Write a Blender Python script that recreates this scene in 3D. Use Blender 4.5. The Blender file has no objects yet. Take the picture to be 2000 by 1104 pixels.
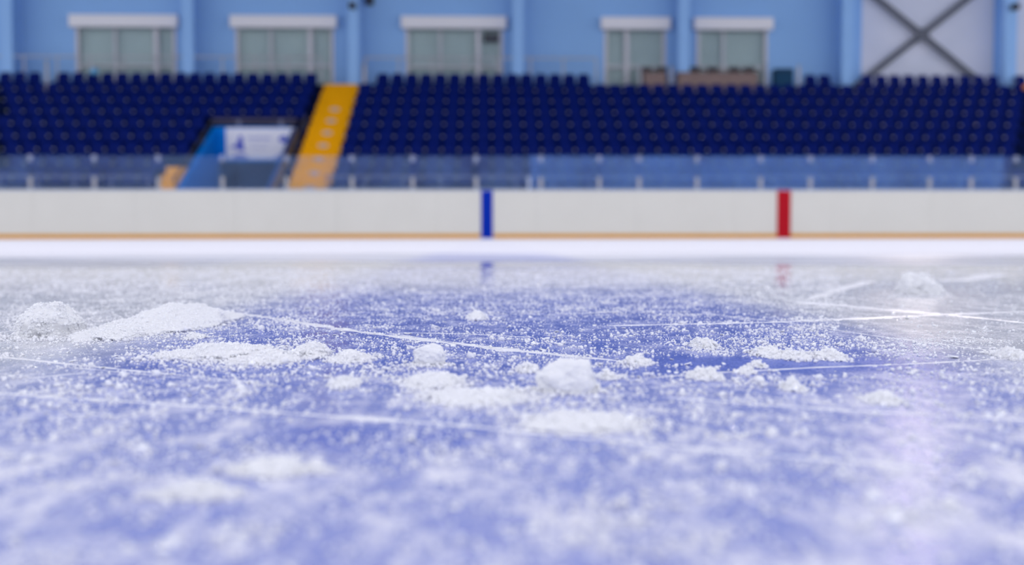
import bpy, bmesh, math, random
import numpy as np
from mathutils import Vector, Matrix, noise

random.seed(7)
rng = np.random.default_rng(11)
R = math.radians
SC = bpy.context.scene
COL = SC.collection

# ------------------------------------------------------------------ camera
FPX, W, H = 35.0 / 36.0 * 2000, 2000, 1104
CAM_H = 0.043
YAW, PITCH, ROLL = 1.44, 2.63, -0.043
cam_d = bpy.data.cameras.new('camera')
cam_d.lens = 35.0
cam_d.sensor_width = 36.0
cam_d.clip_start = 0.01
cam_d.clip_end = 200
cam = bpy.data.objects.new('camera', cam_d)
COL.objects.link(cam)
CAM_R = Matrix.Rotation(R(-YAW), 3, 'Z') @ Matrix.Rotation(R(90 - PITCH), 3, 'X') @ Matrix.Rotation(R(ROLL), 3, 'Z')
cam.matrix_world = Matrix.Translation((0, 0, CAM_H)) @ CAM_R.to_4x4()
cam_d.dof.use_dof = True
cam_d.dof.focus_distance = 0.402
cam_d.dof.aperture_fstop = 35.0 / 3.5
SC.camera = cam

# ------------------------------------------------------------------ world, exposure, lamps
SC.view_settings.view_transform = 'Standard'
SC.view_settings.look = 'None'
SC.view_settings.gamma = 1.0
SC.view_settings.use_curve_mapping = False
SC.view_settings.exposure = -0.55
world = bpy.data.worlds.new('daylight')
SC.world = world
world.use_nodes = True
bg = world.node_tree.nodes['Background']
bg.inputs['Color'].default_value = (0.95, 0.96, 1.0, 1)
bg.inputs['Strength'].default_value = 2.2

LAMP_POWER = 270.0
LAMPS = [(x, y) for y in (-8.0, 1.0, 10.0, 19.0) for x in (-18.0, -9.0, 0.0, 9.0, 18.0)]
LAMP_Z = 11.2


# ------------------------------------------------------------------ helpers
def ray(px, py):
    return CAM_R @ Vector(((px - W / 2) / FPX, (H / 2 - py) / FPX, -1.0))


def ice(px, py, z=0.0):
    """photo pixel -> point of the ice plane"""
    d = ray(px, py)
    t = (z - CAM_H) / d.z
    return Vector((d.x * t, d.y * t, z))


def at(px, py, Y):
    """photo pixel -> point of the vertical plane at depth Y"""
    d = ray(px, py)
    t = Y / d.y
    return Vector((d.x * t, Y, CAM_H + d.z * t))


def link(name, me, mat=None, parent=None):
    o = bpy.data.objects.new(name, me)
    COL.objects.link(o)
    if mat is not None:
        for m in (mat if isinstance(mat, (list, tuple)) else [mat]):
            me.materials.append(m)
    if parent is not None:
        o.parent = parent
    return o


def tag(o, label=None, cat=None, group=None, kind=None):
    if label:
        o['label'] = label
    if cat:
        o['category'] = cat
    if group:
        o['group'] = group
    if kind:
        o['kind'] = kind
    return o


def empty(name, loc, label=None, cat=None, group=None, kind=None):
    o = bpy.data.objects.new(name, None)
    o.empty_display_size = 0.05
    o.location = loc
    COL.objects.link(o)
    return tag(o, label, cat, group, kind)


class MB:
    """collects shapes and links them as ONE mesh object"""

    def __init__(self):
        self.v, self.f = [], []

    def add(self, vs, fs):
        n = len(self.v)
        self.v += [tuple(p) for p in vs]
        self.f += [tuple(i + n for i in f) for f in fs]
        return self

    def box(self, x0, x1, y0, y1, z0, z1, bev=0.0):
        if bev > 0:
            bm = bmesh.new()
            bmesh.ops.create_cube(bm, size=1.0)
            for p in bm.verts:
                p.co = Vector((x0 + (p.co.x + .5) * (x1 - x0), y0 + (p.co.y + .5) * (y1 - y0), z0 + (p.co.z + .5) * (z1 - z0)))
            bmesh.ops.bevel(bm, geom=bm.edges[:], offset=bev, segments=2, affect='EDGES', profile=.6)
            bm.verts.index_update()
            self.add([p.co[:] for p in bm.verts], [[p.index for p in f.verts] for f in bm.faces])
            bm.free()
            return self
        vs = [(x, y, z) for z in (z0, z1) for y in (y0, y1) for x in (x0, x1)]
        return self.add(vs, [(0, 2, 3, 1), (4, 5, 7, 6), (0, 1, 5, 4), (2, 6, 7, 3), (0, 4, 6, 2), (1, 3, 7, 5)])

    def prism(self, poly, axis, a, b):
        """polygon (list of 2-tuples) extruded along axis from a to b"""
        def P(u, v, w):
            return {'x': (w, u, v), 'y': (u, w, v), 'z': (u, v, w)}[axis]
        n = len(poly)
        vs = [P(u, v, a) for u, v in poly] + [P(u, v, b) for u, v in poly]
        fs = [tuple(range(n))[::-1], tuple(range(n, 2 * n))]
        fs += [(i, (i + 1) % n, n + (i + 1) % n, n + i) for i in range(n)]
        return self.add(vs, fs)

    def tube(self, pts, r, seg=8):
        pts = [Vector(p) for p in pts]
        vs, fs = [], []
        for k, p in enumerate(pts):
            d = (pts[min(k + 1, len(pts) - 1)] - pts[max(k - 1, 0)]).normalized()
            u = d.cross(Vector((0, 0, 1)))
            if u.length < 1e-3:
                u = Vector((1, 0, 0))
            u.normalize()
            w = d.cross(u)
            for s in range(seg):
                a = 2 * math.pi * s / seg
                vs.append(p + u * math.cos(a) * r + w * math.sin(a) * r)
        for k in range(len(pts) - 1):
            for s in range(seg):
                t = (s + 1) % seg
                fs.append((k * seg + s, k * seg + t, (k + 1) * seg + t, (k + 1) * seg + s))
        fs.append(tuple(range(seg))[::-1])
        fs.append(tuple(range((len(pts) - 1) * seg, len(pts) * seg)))
        return self.add(vs, fs)

    def ball(self, c, r, sc=(1, 1, 1), u=10, v=6):
        vs = [(c[0], c[1], c[2] + r * sc[2])]
        for j in range(1, v):
            t = math.pi * j / v
            for i in range(u):
                a = 2 * math.pi * i / u
                vs.append((c[0] + r * sc[0] * math.sin(t) * math.cos(a), c[1] + r * sc[1] * math.sin(t) * math.sin(a), c[2] + r * sc[2] * math.cos(t)))
        vs.append((c[0], c[1], c[2] - r * sc[2]))
        fs = [(0, 1 + i, 1 + (i + 1) % u) for i in range(u)]
        for j in range(v - 2):
            for i in range(u):
                a, b = 1 + j * u + i, 1 + j * u + (i + 1) % u
                fs.append((a, a + u, b + u, b))
        L = len(vs) - 1
        fs += [(L, 1 + (v - 2) * u + (i + 1) % u, 1 + (v - 2) * u + i) for i in range(u)]
        return self.add(vs, fs)

    def mesh(self, name, smooth=False):
        me = bpy.data.meshes.new(name)
        me.from_pydata(self.v, [], self.f)
        bm = bmesh.new()
        bm.from_mesh(me)
        bmesh.ops.recalc_face_normals(bm, faces=bm.faces[:])
        bm.to_mesh(me)
        bm.free()
        if smooth:
            me.shade_smooth()
        return me

    def build(self, name, mat=None, parent=None, smooth=False):
        return link(name, self.mesh(name, smooth), mat, parent)


ONES = ['', 'first', 'second', 'third', 'fourth', 'fifth', 'sixth', 'seventh', 'eighth', 'ninth', 'tenth', 'eleventh', 'twelfth',
        'thirteenth', 'fourteenth', 'fifteenth', 'sixteenth', 'seventeenth', 'eighteenth', 'nineteenth']
TENS = {2: ('twentieth', 'twenty'), 3: ('thirtieth', 'thirty'), 4: ('fortieth', 'forty'), 5: ('fiftieth', 'fifty')}


def nth(n):
    if n < 20:
        return ONES[n]
    t, u = divmod(n, 10)
    return TENS[t][0] if u == 0 else TENS[t][1] + '-' + ONES[u]


# ------------------------------------------------------------------ materials
def lin(c):
    return tuple(((v / 255) / 12.92 if v / 255 <= .04045 else (((v / 255) + .055) / 1.055) ** 2.4) for v in c)


def mat(name, rgb, rough=.5, spec=.5, metal=0.0, var=0.0, scale=4.0, bump=0.0):
    """principled material from an sRGB colour, with a noise variation of the colour"""
    m = bpy.data.materials.new(name)
    m.use_nodes = True
    nt = m.node_tree
    b = nt.nodes['Principled BSDF']
    c = lin(rgb)
    b.inputs['Base Color'].default_value = (*c, 1)
    b.inputs['Roughness'].default_value = rough
    b.inputs['Specular IOR Level'].default_value = spec
    b.inputs['Metallic'].default_value = metal
    if var > 0 or bump > 0:
        g = nt.nodes.new('ShaderNodeNewGeometry')
        n = nt.nodes.new('ShaderNodeTexNoise')
        n.inputs['Scale'].default_value = scale
        n.inputs['Detail'].default_value = 4
        nt.links.new(g.outputs['Position'], n.inputs['Vector'])
        if var > 0:
            r = nt.nodes.new('ShaderNodeMix')
            r.data_type = 'RGBA'
            r.inputs[6].default_value = (*[v * (1 - var) for v in c], 1)
            r.inputs[7].default_value = (*[min(1, v * (1 + var)) for v in c], 1)
            nt.links.new(n.outputs['Fac'], r.inputs[0])
            nt.links.new(r.outputs[2], b.inputs['Base Color'])
        if bump > 0:
            bp = nt.nodes.new('ShaderNodeBump')
            bp.inputs['Strength'].default_value = bump
            bp.inputs['Distance'].default_value = .01
            nt.links.new(n.outputs['Fac'], bp.inputs['Height'])
            nt.links.new(bp.outputs['Normal'], b.inputs['Normal'])
    return m


def glass_mat(name, tint, haze, refl, hcol=(.62, .72, .95)):
    m = bpy.data.materials.new(name)
    m.use_nodes = True
    nt = m.node_tree
    nt.nodes.remove(nt.nodes['Principled BSDF'])
    out = nt.nodes['Material Output']
    tr = nt.nodes.new('ShaderNodeBsdfTransparent')
    tr.inputs['Color'].default_value = (*tint, 1)
    df = nt.nodes.new('ShaderNodeBsdfDiffuse')
    df.inputs['Color'].default_value = (*hcol, 1)  # diffuse haze colour stands in for the bright hall mirrored in the glass
    gl = nt.nodes.new('ShaderNodeBsdfGlossy')
    gl.inputs['Roughness'].default_value = .06
    g = nt.nodes.new('ShaderNodeNewGeometry')
    n = nt.nodes.new('ShaderNodeTexNoise')
    n.inputs['Scale'].default_value = 1.3
    n.inputs['Detail'].default_value = 5
    nt.links.new(g.outputs['Position'], n.inputs['Vector'])
    mu = nt.nodes.new('ShaderNodeMath')
    mu.operation = 'MULTIPLY'
    mu.inputs[1].default_value = haze * 2
    nt.links.new(n.outputs['Fac'], mu.inputs[0])
    m1 = nt.nodes.new('ShaderNodeMixShader')
    nt.links.new(mu.outputs[0], m1.inputs[0])
    nt.links.new(tr.outputs[0], m1.inputs[1])
    nt.links.new(df.outputs[0], m1.inputs[2])
    m2 = nt.nodes.new('ShaderNodeMixShader')
    m2.inputs[0].default_value = refl
    nt.links.new(m1.outputs[0], m2.inputs[1])
    nt.links.new(gl.outputs[0], m2.inputs[2])
    nt.links.new(m2.outputs[0], out.inputs['Surface'])
    return m


def snow_mat(name, rgb, trans, rough, bump_scale, bump):
    m = mat(name, rgb, rough, .4, var=.05, scale=bump_scale, bump=bump)
    nt = m.node_tree
    b = nt.nodes['Principled BSDF']
    t = nt.nodes.new('ShaderNodeBsdfTranslucent')
    t.inputs['Color'].default_value = (*lin(rgb), 1)
    mx = nt.nodes.new('ShaderNodeMixShader')
    mx.inputs[0].default_value = trans
    nt.links.new(b.outputs[0], mx.inputs[1])
    nt.links.new(t.outputs[0], mx.inputs[2])
    nt.links.new(mx.outputs[0], nt.nodes['Material Output'].inputs['Surface'])
    return m


M = dict(
    wall=mat('blue_cladding', (143, 187, 240), .6, .12, var=.05, scale=.6),
    column=mat('blue_column_paint', (146, 190, 244), .5, .2, var=.04, scale=1.5),
    white_wall=mat('white_panel', (208, 214, 234), .6, .3, var=.05, scale=.8),
    grey_steel=mat('grey_brace_steel', (82, 88, 104), .5, .4),
    frame=mat('white_window_frame', (206, 206, 216), .4, .4),
    box=mat('white_shutter_box', (232, 232, 240), .4, .4),
    blind=mat('grey_green_blind', (188, 204, 206), .7, .2, var=.1, scale=2.2),
    dark=mat('dark_vent', (70, 74, 84), .6, .3),
    pane=glass_mat('window_glass', (.95, .97, .97), .03, .0),
    glass=glass_mat('rink_glass', (.93, .95, .98), .06, .01, (.25, .48, 1.0)),
    bench_glass=glass_mat('bench_glass', (.80, .90, .98), .125, .008, (.12, .36, 1.0)),
    seat=mat('navy_plastic', (0, 22, 100), .5, .05, var=.1, scale=2),
    terrace=mat('dark_blue_concrete', (10, 22, 62), .85, .03, var=.15, scale=3),
    steel=mat('brushed_steel', (178, 182, 190), .28, .5, metal=.85),
    rail=mat('pale_grey_rail', (188, 188, 196), .35, .5),
    darkrail=mat('dark_grey_rail', (60, 58, 72), .5, .4),
    yellow=mat('yellow_step_paint', (240, 172, 4), .7, .08, var=.08, scale=2.5),
    ochre=mat('brown_kerb', (122, 92, 52), .8, .2, var=.1, scale=3),  # plain brown on the kerb, tunnel facing and stringer
    plate=mat('pale_row_plate', (186, 172, 168), .5, .4),
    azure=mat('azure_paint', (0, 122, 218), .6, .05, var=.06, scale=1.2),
    slate=mat('slate_passage', (62, 106, 160), .8, .2, var=.08, scale=1.5),
    front_rail=mat('dull_grey_rail', (108, 114, 146), .4, .4),
    post=mat('grey_post', (158, 160, 168), .4, .4),
    mauve=mat('mauve_grey_rail', (104, 100, 128), .45, .4),
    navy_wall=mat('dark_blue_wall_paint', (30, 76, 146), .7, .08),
    clip=mat('grey_clip', (142, 150, 178), .4, .4),
    banner=mat('white_banner_vinyl', (226, 228, 244), .5, .3),
    ink=mat('blue_banner_ink', (62, 82, 200), .5, .3),
    pale_ink=mat('pale_banner_ink', (150, 156, 214), .5, .3),
    board=mat('white_board', (209, 208, 203), .45, .3, var=.045, scale=1.1),
    cap=mat('pale_blue_board_cap', (176, 190, 220), .4, .5),
    kick=mat('yellow_kick_plate', (206, 146, 26), .7, .05, var=.06, scale=3),
    blue=mat('blue_stripe_paint', (0, 42, 164), .5, .06),
    red=mat('red_stripe_paint', (172, 20, 36), .5, .06),
    wood=mat('brown_desk_wood', (132, 112, 110), .6, .3, var=.15, scale=6),
    black=mat('near_black_plastic', (24, 30, 44), .5, .4),
    teal=mat('dark_teal_cloth', (24, 66, 100), .8, .2),
    cyan=mat('pale_blue_glint', (120, 190, 235), .7, .2),
    orange=mat('orange_cloth', (224, 140, 60), .7, .2),
    concrete=mat('grey_concrete', (120, 124, 134), .85, .2, var=.1, scale=2),
    ceil=mat('white_ceiling_deck', (176, 182, 196), .8, .2, var=.04, scale=.4),
    snow=snow_mat('packed_snow', (247, 248, 255), .30, .7, 700, .0),
    crumb=snow_mat('snow_crumbs', (245, 246, 255), .25, .5, 500, .0),
    shiny=mat('shiny_shavings', (246, 246, 252), .3, .8),
    crystal=mat('ice_crystal', (240, 242, 250), .065, 1.0),
)
lamp_m = bpy.data.materials.new('lamp_lens')
lamp_m.use_nodes = True
lamp_m.node_tree.nodes['Principled BSDF'].inputs['Emission Color'].default_value = (1, .97, .95, 1)
lamp_m.node_tree.nodes['Principled BSDF'].inputs['Emission Strength'].default_value = 2.0


def ice_material():
    m = bpy.data.materials.new('scraped_ice')
    m.use_nodes = True
    nt = m.node_tree
    N, L = nt.nodes.new, nt.links.new
    b = nt.nodes['Principled BSDF']
    g = N('ShaderNodeNewGeometry')
    sep = N('ShaderNodeSeparateXYZ')
    L(g.outputs['Position'], sep.inputs[0])

    def val(x):
        return x

    def math_(op, a, c=None, clamp=False):
        n = N('ShaderNodeMath')
        n.operation = op
        n.use_clamp = clamp
        for i, v in enumerate((a, c)):
            if v is None:
                continue
            if isinstance(v, (int, float)):
                n.inputs[i].default_value = v
            else:
                L(v, n.inputs[i])
        return n.outputs[0]

    def ramp(v, lo, hi, a=0.0, c=1.0):
        n = N('ShaderNodeMapRange')
        n.interpolation_type = 'SMOOTHSTEP'
        L(v, n.inputs[0])
        n.inputs[1].default_value, n.inputs[2].default_value = lo, hi
        n.inputs[3].default_value, n.inputs[4].default_value = a, c
        return n.outputs[0]

    def noise_(scale, detail=3, rough=.55, stretch=None):
        n = N('ShaderNodeTexNoise')
        n.inputs['Scale'].default_value = scale
        n.inputs['Detail'].default_value = detail
        n.inputs['Roughness'].default_value = rough
        src = g.outputs['Position']
        if stretch:
            mp = N('ShaderNodeMapping')
            mp.inputs['Scale'].default_value = stretch
            L(src, mp.inputs[0])
            src = mp.outputs[0]
        L(src, n.inputs['Vector'])
        return n.outputs['Fac']

    x, y = sep.outputs[0], sep.outputs[1]
    # the painted blue line, 30 cm wide, seen along its length
    edge = math_('ADD', math_('ABSOLUTE', math_('SUBTRACT', x, 0.012)), math_('MULTIPLY', math_('SUBTRACT', noise_(40, 3), .5), .03))
    line = ramp(edge, .115, .195, 1.0, 0.0)
    # frost: patches (cm), speckle (mm)
    patch = noise_(75, 4, .6, (1, .5, 1))
    patch2 = noise_(230, 3, .6, (1, .6, 1))
    speck = noise_(900, 2, .6)
    big = noise_(9, 3, .6)
    f1 = ramp(math_('ADD', math_('MULTIPLY', patch, .6), math_('MULTIPLY', patch2, .4)), .42, .66)
    f2 = ramp(math_('ADD', speck, math_('MULTIPLY', math_('SUBTRACT', patch, .5), .5)), .52, .64)
    near = ramp(y, .20, .36, 1.0, 0.0)
    wet = ramp(y, .62, .95)
    frost = math_('ADD', math_('MULTIPLY', f1, math_('ADD', .26, math_('MULTIPLY', near, .26))), math_('MULTIPLY', f2, .25), True)
    frost = math_('ADD', frost, math_('MULTIPLY', near, .22), True)
    # scuffed snow streaks that run across
    streak = ramp(noise_(3.0, 4, .6, (1.0, 2.2, 1.0)), .46, .68)
    # beyond the freshly scraped patch the ice is dry and white with snow
    far = ramp(math_('ADD', y, math_('MULTIPLY', math_('SUBTRACT', noise_(2.2, 4, .6, (.6, 1.6, 1)), .5), 2.4)), .95, 3.1)
    mid = ramp(y, .6, 1.3)
    frost0 = frost
    frost = math_('MAXIMUM', frost, math_('MULTIPLY', math_('MULTIPLY', streak, mid), .7))
    frost = math_('MAXIMUM', frost, math_('MULTIPLY', ramp(y, .68, .92), math_('ADD', .40, math_('MULTIPLY', big, .4))))
    frost = math_('MAXIMUM', frost, math_('MULTIPLY', far, .95))
    ground = N('ShaderNodeMix')
    ground.data_type = 'RGBA'
    ground.inputs[6].default_value = (.50, .515, .575, 1)
    ground.inputs[7].default_value = (.088, .135, .52, 1)
    L(line, ground.inputs[0])
    def band(v, a, b_, e):
        return math_('MULTIPLY', ramp(v, a - e, a + e), ramp(v, b_ - e, b_ + e, 1.0, 0.0))
    yw = math_('ADD', y, math_('MULTIPLY', math_('SUBTRACT', big, .5), .03))
    wipe = math_('MULTIPLY', band(yw, .312, .352, .006), band(x, .045, .16, .02))
    wipe = math_('MAXIMUM', wipe, math_('MULTIPLY', math_('MULTIPLY', band(yw, .198, .226, .008), band(x, -.05, .0, .012)), .8))
    frost = math_('MULTIPLY', frost, math_('SUBTRACT', 1.0, math_('MULTIPLY', wipe, .92)))
    col = N('ShaderNodeMix')
    col.data_type = 'RGBA'
    L(frost, col.inputs[0])
    L(ground.outputs[2], col.inputs[6])
    col.inputs[7].default_value = (.80, .795, .86, 1)
    L(col.outputs[2], b.inputs['Base Color'])
    rough = math_('ADD', math_('MULTIPLY', frost0, math_('SUBTRACT', math_('SUBTRACT', .34, math_('MULTIPLY', wet, .26)), math_('MULTIPLY', near, .16))), math_('SUBTRACT', .20, math_('MULTIPLY', wet, .13)), True)
    rough = math_('MAXIMUM', rough, math_('MULTIPLY', far, .7))
    L(rough, b.inputs['Roughness'])
    b.inputs['IOR'].default_value = 1.31
    L(math_('SUBTRACT', .5, math_('MULTIPLY', far, .42)), b.inputs['Specular IOR Level'])
    bp = N('ShaderNodeBump')
    bp.inputs['Strength'].default_value = .25
    bp.inputs['Distance'].default_value = .0008
    L(math_('ADD', math_('MULTIPLY', f2, .5), patch2), bp.inputs['Height'])
    L(math_('MULTIPLY', math_('SUBTRACT', 1.0, wet), .22), bp.inputs['Strength'])
    L(bp.outputs['Normal'], b.inputs['Normal'])
    return m


M['ice'] = ice_material()

# ------------------------------------------------------------------ the setting
YB = 24.0           # rink face of the boards
YW = 36.2           # back wall
floor = MB().box(-30, 30, -14, YB + .1, -.3, 0).build('floor', M['ice'])
tag(floor, 'white scraped ice with a wide blue line', None, None, 'structure')
o = MB().box(-30, 30, YB + .1, YW + .4, -.3, 0).build('floor_stand', M['concrete'])
tag(o, None, None, None, 'structure')
o = MB().box(-30, 30, -14, YW + .4, 13.0, 13.3).build('ceiling', M['ceil'])
tag(o, None, None, None, 'structure')

XB0, XB1 = at(1683, 60, YW).x, at(1944, 60, YW).x       # white bay
WIN = [(138, 352, 1, [225, 305]), (450, 660, 2, [529, 606]), (782, 990, 3, [860, 934]), (1170, 1308, 4, [1224]), (1350, 1507, 5, [1413])]
WZ1 = at(1000, 36, YW).z
WZ0 = WZ1 - 2.75
wb = MB()
xs = [-30.0]
for a, b_, k, ml in WIN:
    xs += [at(a + 10, 60, YW).x, at(b_ - 8, 60, YW).x]
xs.append(XB0)
for i in range(0, len(xs), 2):
    wb.box(xs[i], xs[i + 1], YW, YW + .25, 0, 13.0)
for i in range(1, len(xs) - 1, 2):
    wb.box(xs[i], xs[i + 1], YW, YW + .25, 0, WZ0)
    wb.box(xs[i], xs[i + 1], YW, YW + .25, WZ1 - .08, 13.0)
tag(wb.build('wall_back', M['wall']), 'pale blue cladding wall above the stand', None, None, 'structure')
wb = MB().box(XB0, 30, YW + .02, YW + .25, 0, 13.0)
for k in range(1, 12):
    wb.box(XB0, 30, YW + .012, YW + .03, k * 1.1 - .01, k * 1.1 + .01)
tag(wb.build('wall_bay', M['white_wall']), 'white panel bay behind the steel cross brace', None, None, 'structure')

for a, b_, k, ml in WIN:
    x0, x1 = at(a + 10, 60, YW).x, at(b_ - 8, 60, YW).x
    w = empty('window_%d' % k, ((x0 + x1) / 2, YW, WZ0), 'white framed window with a long white shutter box', None, None, 'structure')
    cx = (x0 + x1) / 2

    def wpart(mb, name, m):
        ob = mb.build(name, m, w)
        ob.location = (-cx, -YW, -WZ0)
        return ob
    fr = MB()
    t = .11
    fr.box(x0, x0 + t, YW - .05, YW + .12, WZ0, WZ1)
    fr.box(x1 - t, x1, YW - .05, YW + .12, WZ0, WZ1)
    fr.box(x0 + t, x1 - t, YW - .05, YW + .12, WZ0, WZ0 + t)
    fr.box(x0 + t, x1 - t, YW - .05, YW + .12, WZ1 - .35, WZ1)
    for j, mx in enumerate(ml):
        X = at(mx, 60, YW).x
        tw = .035 if (j == 0 and len(ml) > 1) or k == 5 else .075
        fr.box(X - tw, X + tw, YW - .04, YW + .11, WZ0 + t, WZ1 - .35)
    fr.box(x0 + t, x1 - t, YW - .03, YW + .1, WZ0 + 1.0, WZ0 + 1.07)
    wpart(fr, 'window_frame', M['frame'])
    wpart(MB().box(x0 - .14, x1 + .14, YW - .3, YW - .05, WZ1 - .42, WZ1 + .02, .03), 'shutter_box', M['box'])
    wpart(MB().box(x0 + t, x1 - t, YW + .03, YW + .045, WZ0 + t, WZ1 - .35), 'pane', M['pane'])
    bl = MB()
    n = int((x1 - x0 - 2 * t) / .16)
    for q in range(n):
        xa = x0 + t + q * .16
        bl.prism([(xa, YW + .16), (xa + .15, YW + .19), (xa + .155, YW + .2), (xa, YW + .17)], 'z', WZ0 + t, WZ1 - .3)
    bl.box(x0 + .01, x1 - .01, YW + .22, YW + .245, WZ0, WZ1 - .08)  # backing added behind the slats to keep outside light from leaking through
    wpart(bl, 'blind', M['blind'])
    if k == 3:
        p, q = at(945, 66, YW), at(974, 83, YW)
        wpart(MB().box(p.x, q.x, YW - .02, YW + .028, q.z, p.z), 'vent', M['dark'])

# steel columns (H sections) that stand in front of the wall
COLS = [12, 366, 690, 1012, 1336, 1656, 1976]
names = ['at the far left end of the wall', 'between the first and second windows', 'above the yellow stairs', 'beyond the blue rink stripe', 'between the two narrow windows', 'bordering the white bay', 'at the right of the cross brace']
YC = YW - .9
for px, nm in zip(COLS, names):
    X = at(px, 60, YC).x
    mb = MB()
    mb.box(X - .2, X + .2, YC, YC + .035, 0, 12.9)
    mb.box(X - .02, X + .02, YC + .035, YW - .06, 0, 12.9)
    mb.box(X - .2, X + .2, YW - .06, YW - .02, 0, 12.9)
    tag(mb.build('column', M['column']), 'pale blue steel column ' + nm, 'column', 'columns of the back wall', 'structure')

# ------------------------------------------------------------------ cross brace, fixtures on the columns
c0 = at(1800, 68, YW - .2)
br = empty('cross_brace', (c0.x, YW - .2, c0.z), 'grey steel X brace in front of the white wall bay', 'brace')


def bar(p, q, w, t, name, m, parent, yoff=0):
    p, q = Vector(p), Vector(q)
    d = (q - p).normalized()
    nrm = Vector((-d.z, 0, d.x)) * w / 2
    mb = MB()
    vs = []
    for yy in (-t / 2 + yoff, t / 2 + yoff):
        for s in (p + nrm, p - nrm, q - nrm, q + nrm):
            vs.append((s.x, s.y + yy, s.z))
    mb.add(vs, [(0, 1, 2, 3), (7, 6, 5, 4), (0, 4, 5, 1), (1, 5, 6, 2), (2, 6, 7, 3), (3, 7, 4, 0)])
    return mb.build(name, m, parent)


def rel(px, py, Y, org):
    return at(px, py, Y) - Vector(org)


O = br.location
s1 = (rel(1880, 135, YW - .2, O) - rel(1712, -2, YW - .2, O)).normalized()
s2 = (rel(1722, 135, YW - .2, O) - rel(1905, -8, YW - .2, O)).normalized()
bar(-s1 * 3.2, s1 * 3.2, .22, .05, 'brace_bar', M['grey_steel'], br, -.03)
bar(-s2 * 3.2, s2 * 3.2, .22, .05, 'brace_bar', M['grey_steel'], br, .03)
MB().box(-.26, .26, -.07, -.056, -.22, .22, .005).build('gusset_plate', M['grey_steel'], br)

for px, py, s, lab in [(688, 10, .17, 'small dark camera on the column above the yellow stairs'), (1982, 13, .17, 'small dark camera on the column beside the cross brace')]:
    p = at(px, py, YC - .16)
    f = empty('camera_box', (p.x, p.y + .16, p.z), lab, 'camera')
    MB().box(-s * .6, s * .6, -.34, -.06, -s * .7, s * .5, .02).build('housing', M['black'], f)
    MB().tube([(0, -.08, 0), (0, -.001, .04)], .025).build('bracket', M['darkrail'], f)
p = at(722, 1, YW - .1)
f = empty('wall_speaker', (p.x, YW, p.z), 'small grey box on the wall right of the yellow stairs', 'speaker')
MB().box(-.13, .13, -.24, -.001, -.16, .16, .02).build('housing', M['dark'], f)
MB().box(-.1, .1, -.25, -.238, -.13, .13).build('grille', M['black'], f)

# ------------------------------------------------------------------ terrace of the stand
NR, DY, DZ, Y0, Z0 = 9, .82, .475, 28.3, 1.08
TX0, TX1 = -8.65, -6.05      # tunnel, outer faces
TY0, TY1 = 27.6, 31.9


def tread(i):
    return Z0 + DZ * i


tb = MB()
for i in range(NR):
    ya, yb = Y0 + DY * i - .47, Y0 + DY * (i + 1) - .47
    if i == 0:
        ya = TY0
    for (a, b_) in ([(-30, TX0), (TX1, 30)] if yb < TY1 + .3 else [(-30, 30)]):
        lo = 0 if (yb < TY1 + .3 or a > -7 or b_ < 0) else tread(i) - 1.0
        if lo == 0:
            tb.box(a, b_, ya, yb, 0, tread(i))
        else:
            tb.box(-30, TX0, ya, yb, 0, tread(i))
            tb.box(TX1, 30, ya, yb, 0, tread(i))
            tb.box(TX0, TX1, ya, yb, max(2.75, tread(i) - .6), tread(i))
yt = Y0 + DY * NR - .47
tb.box(-30, 30, yt, YW - .03, 0, tread(NR))
tag(tb.build('floor_terrace', M['terrace']), None, None, None, 'structure')

# ------------------------------------------------------------------ stadium seats
P = .5
GX = .143


def seat_meshes():
    w = .215
    back = MB()
    nx, nz = 6, 6
    vs, fs = [], []
    for layer in (0, 1):
        for j in range(nz + 1):
            v = j / nz
            for i in range(nx + 1):
                u = -1 + 2 * i / nx
                ww = w * (1 - .14 * max(0, v - .6) / .4)
                zz = .43 + .44 * v - (.035 * u * u if j == nz else 0)
                yy = .17 + .07 * v - .05 * u * u * 0 - .03 * (1 - u * u) * -1 * .6 + layer * .022
                vs.append((u * ww, yy, zz))
    n1 = (nx + 1) * (nz + 1)
    for layer in (0, 1):
        for j in range(nz):
            for i in range(nx):
                a = layer * n1 + j * (nx + 1) + i
                fs.append((a, a + 1, a + nx + 2, a + nx + 1))
    for i in range(nx):
        for j in (0, nz):
            a = j * (nx + 1) + i
            fs.append((a, a + 1, n1 + a + 1, n1 + a))
    for j in range(nz):
        for i in (0, nx):
            a = j * (nx + 1) + i
            fs.append((a, a + nx + 1, n1 + a + nx + 1, n1 + a))
    back.add(vs, fs)
    pan = MB().box(-w, w, -.24, .18, .40, .44, .018)
    fr = MB()
    fr.box(-.252, -.228, -.02, .2, .0, .05)
    fr.box(-.25, -.23, .06, .12, .0, .60)
    fr.box(-.25, -.2, .1, .18, .36, .40)
    cp = MB().ball((-.24, .085, .615), .036, u=10, v=6)
    return back.mesh('backrest', True), pan.mesh('seat'), fr.mesh('bracket', True), cp.mesh('hinge_cap', True)


ME_B, ME_S, ME_F, ME_C = seat_meshes()
ME_B.materials.append(M['seat'])
ME_S.materials.append(M['seat'])
ME_F.materials.append(M['terrace'])
ME_C.materials.append(M['steel'])


def xlim(Y):
    return at(0, 250, Y).x - .3, at(2000, 250, Y).x + .3


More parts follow.
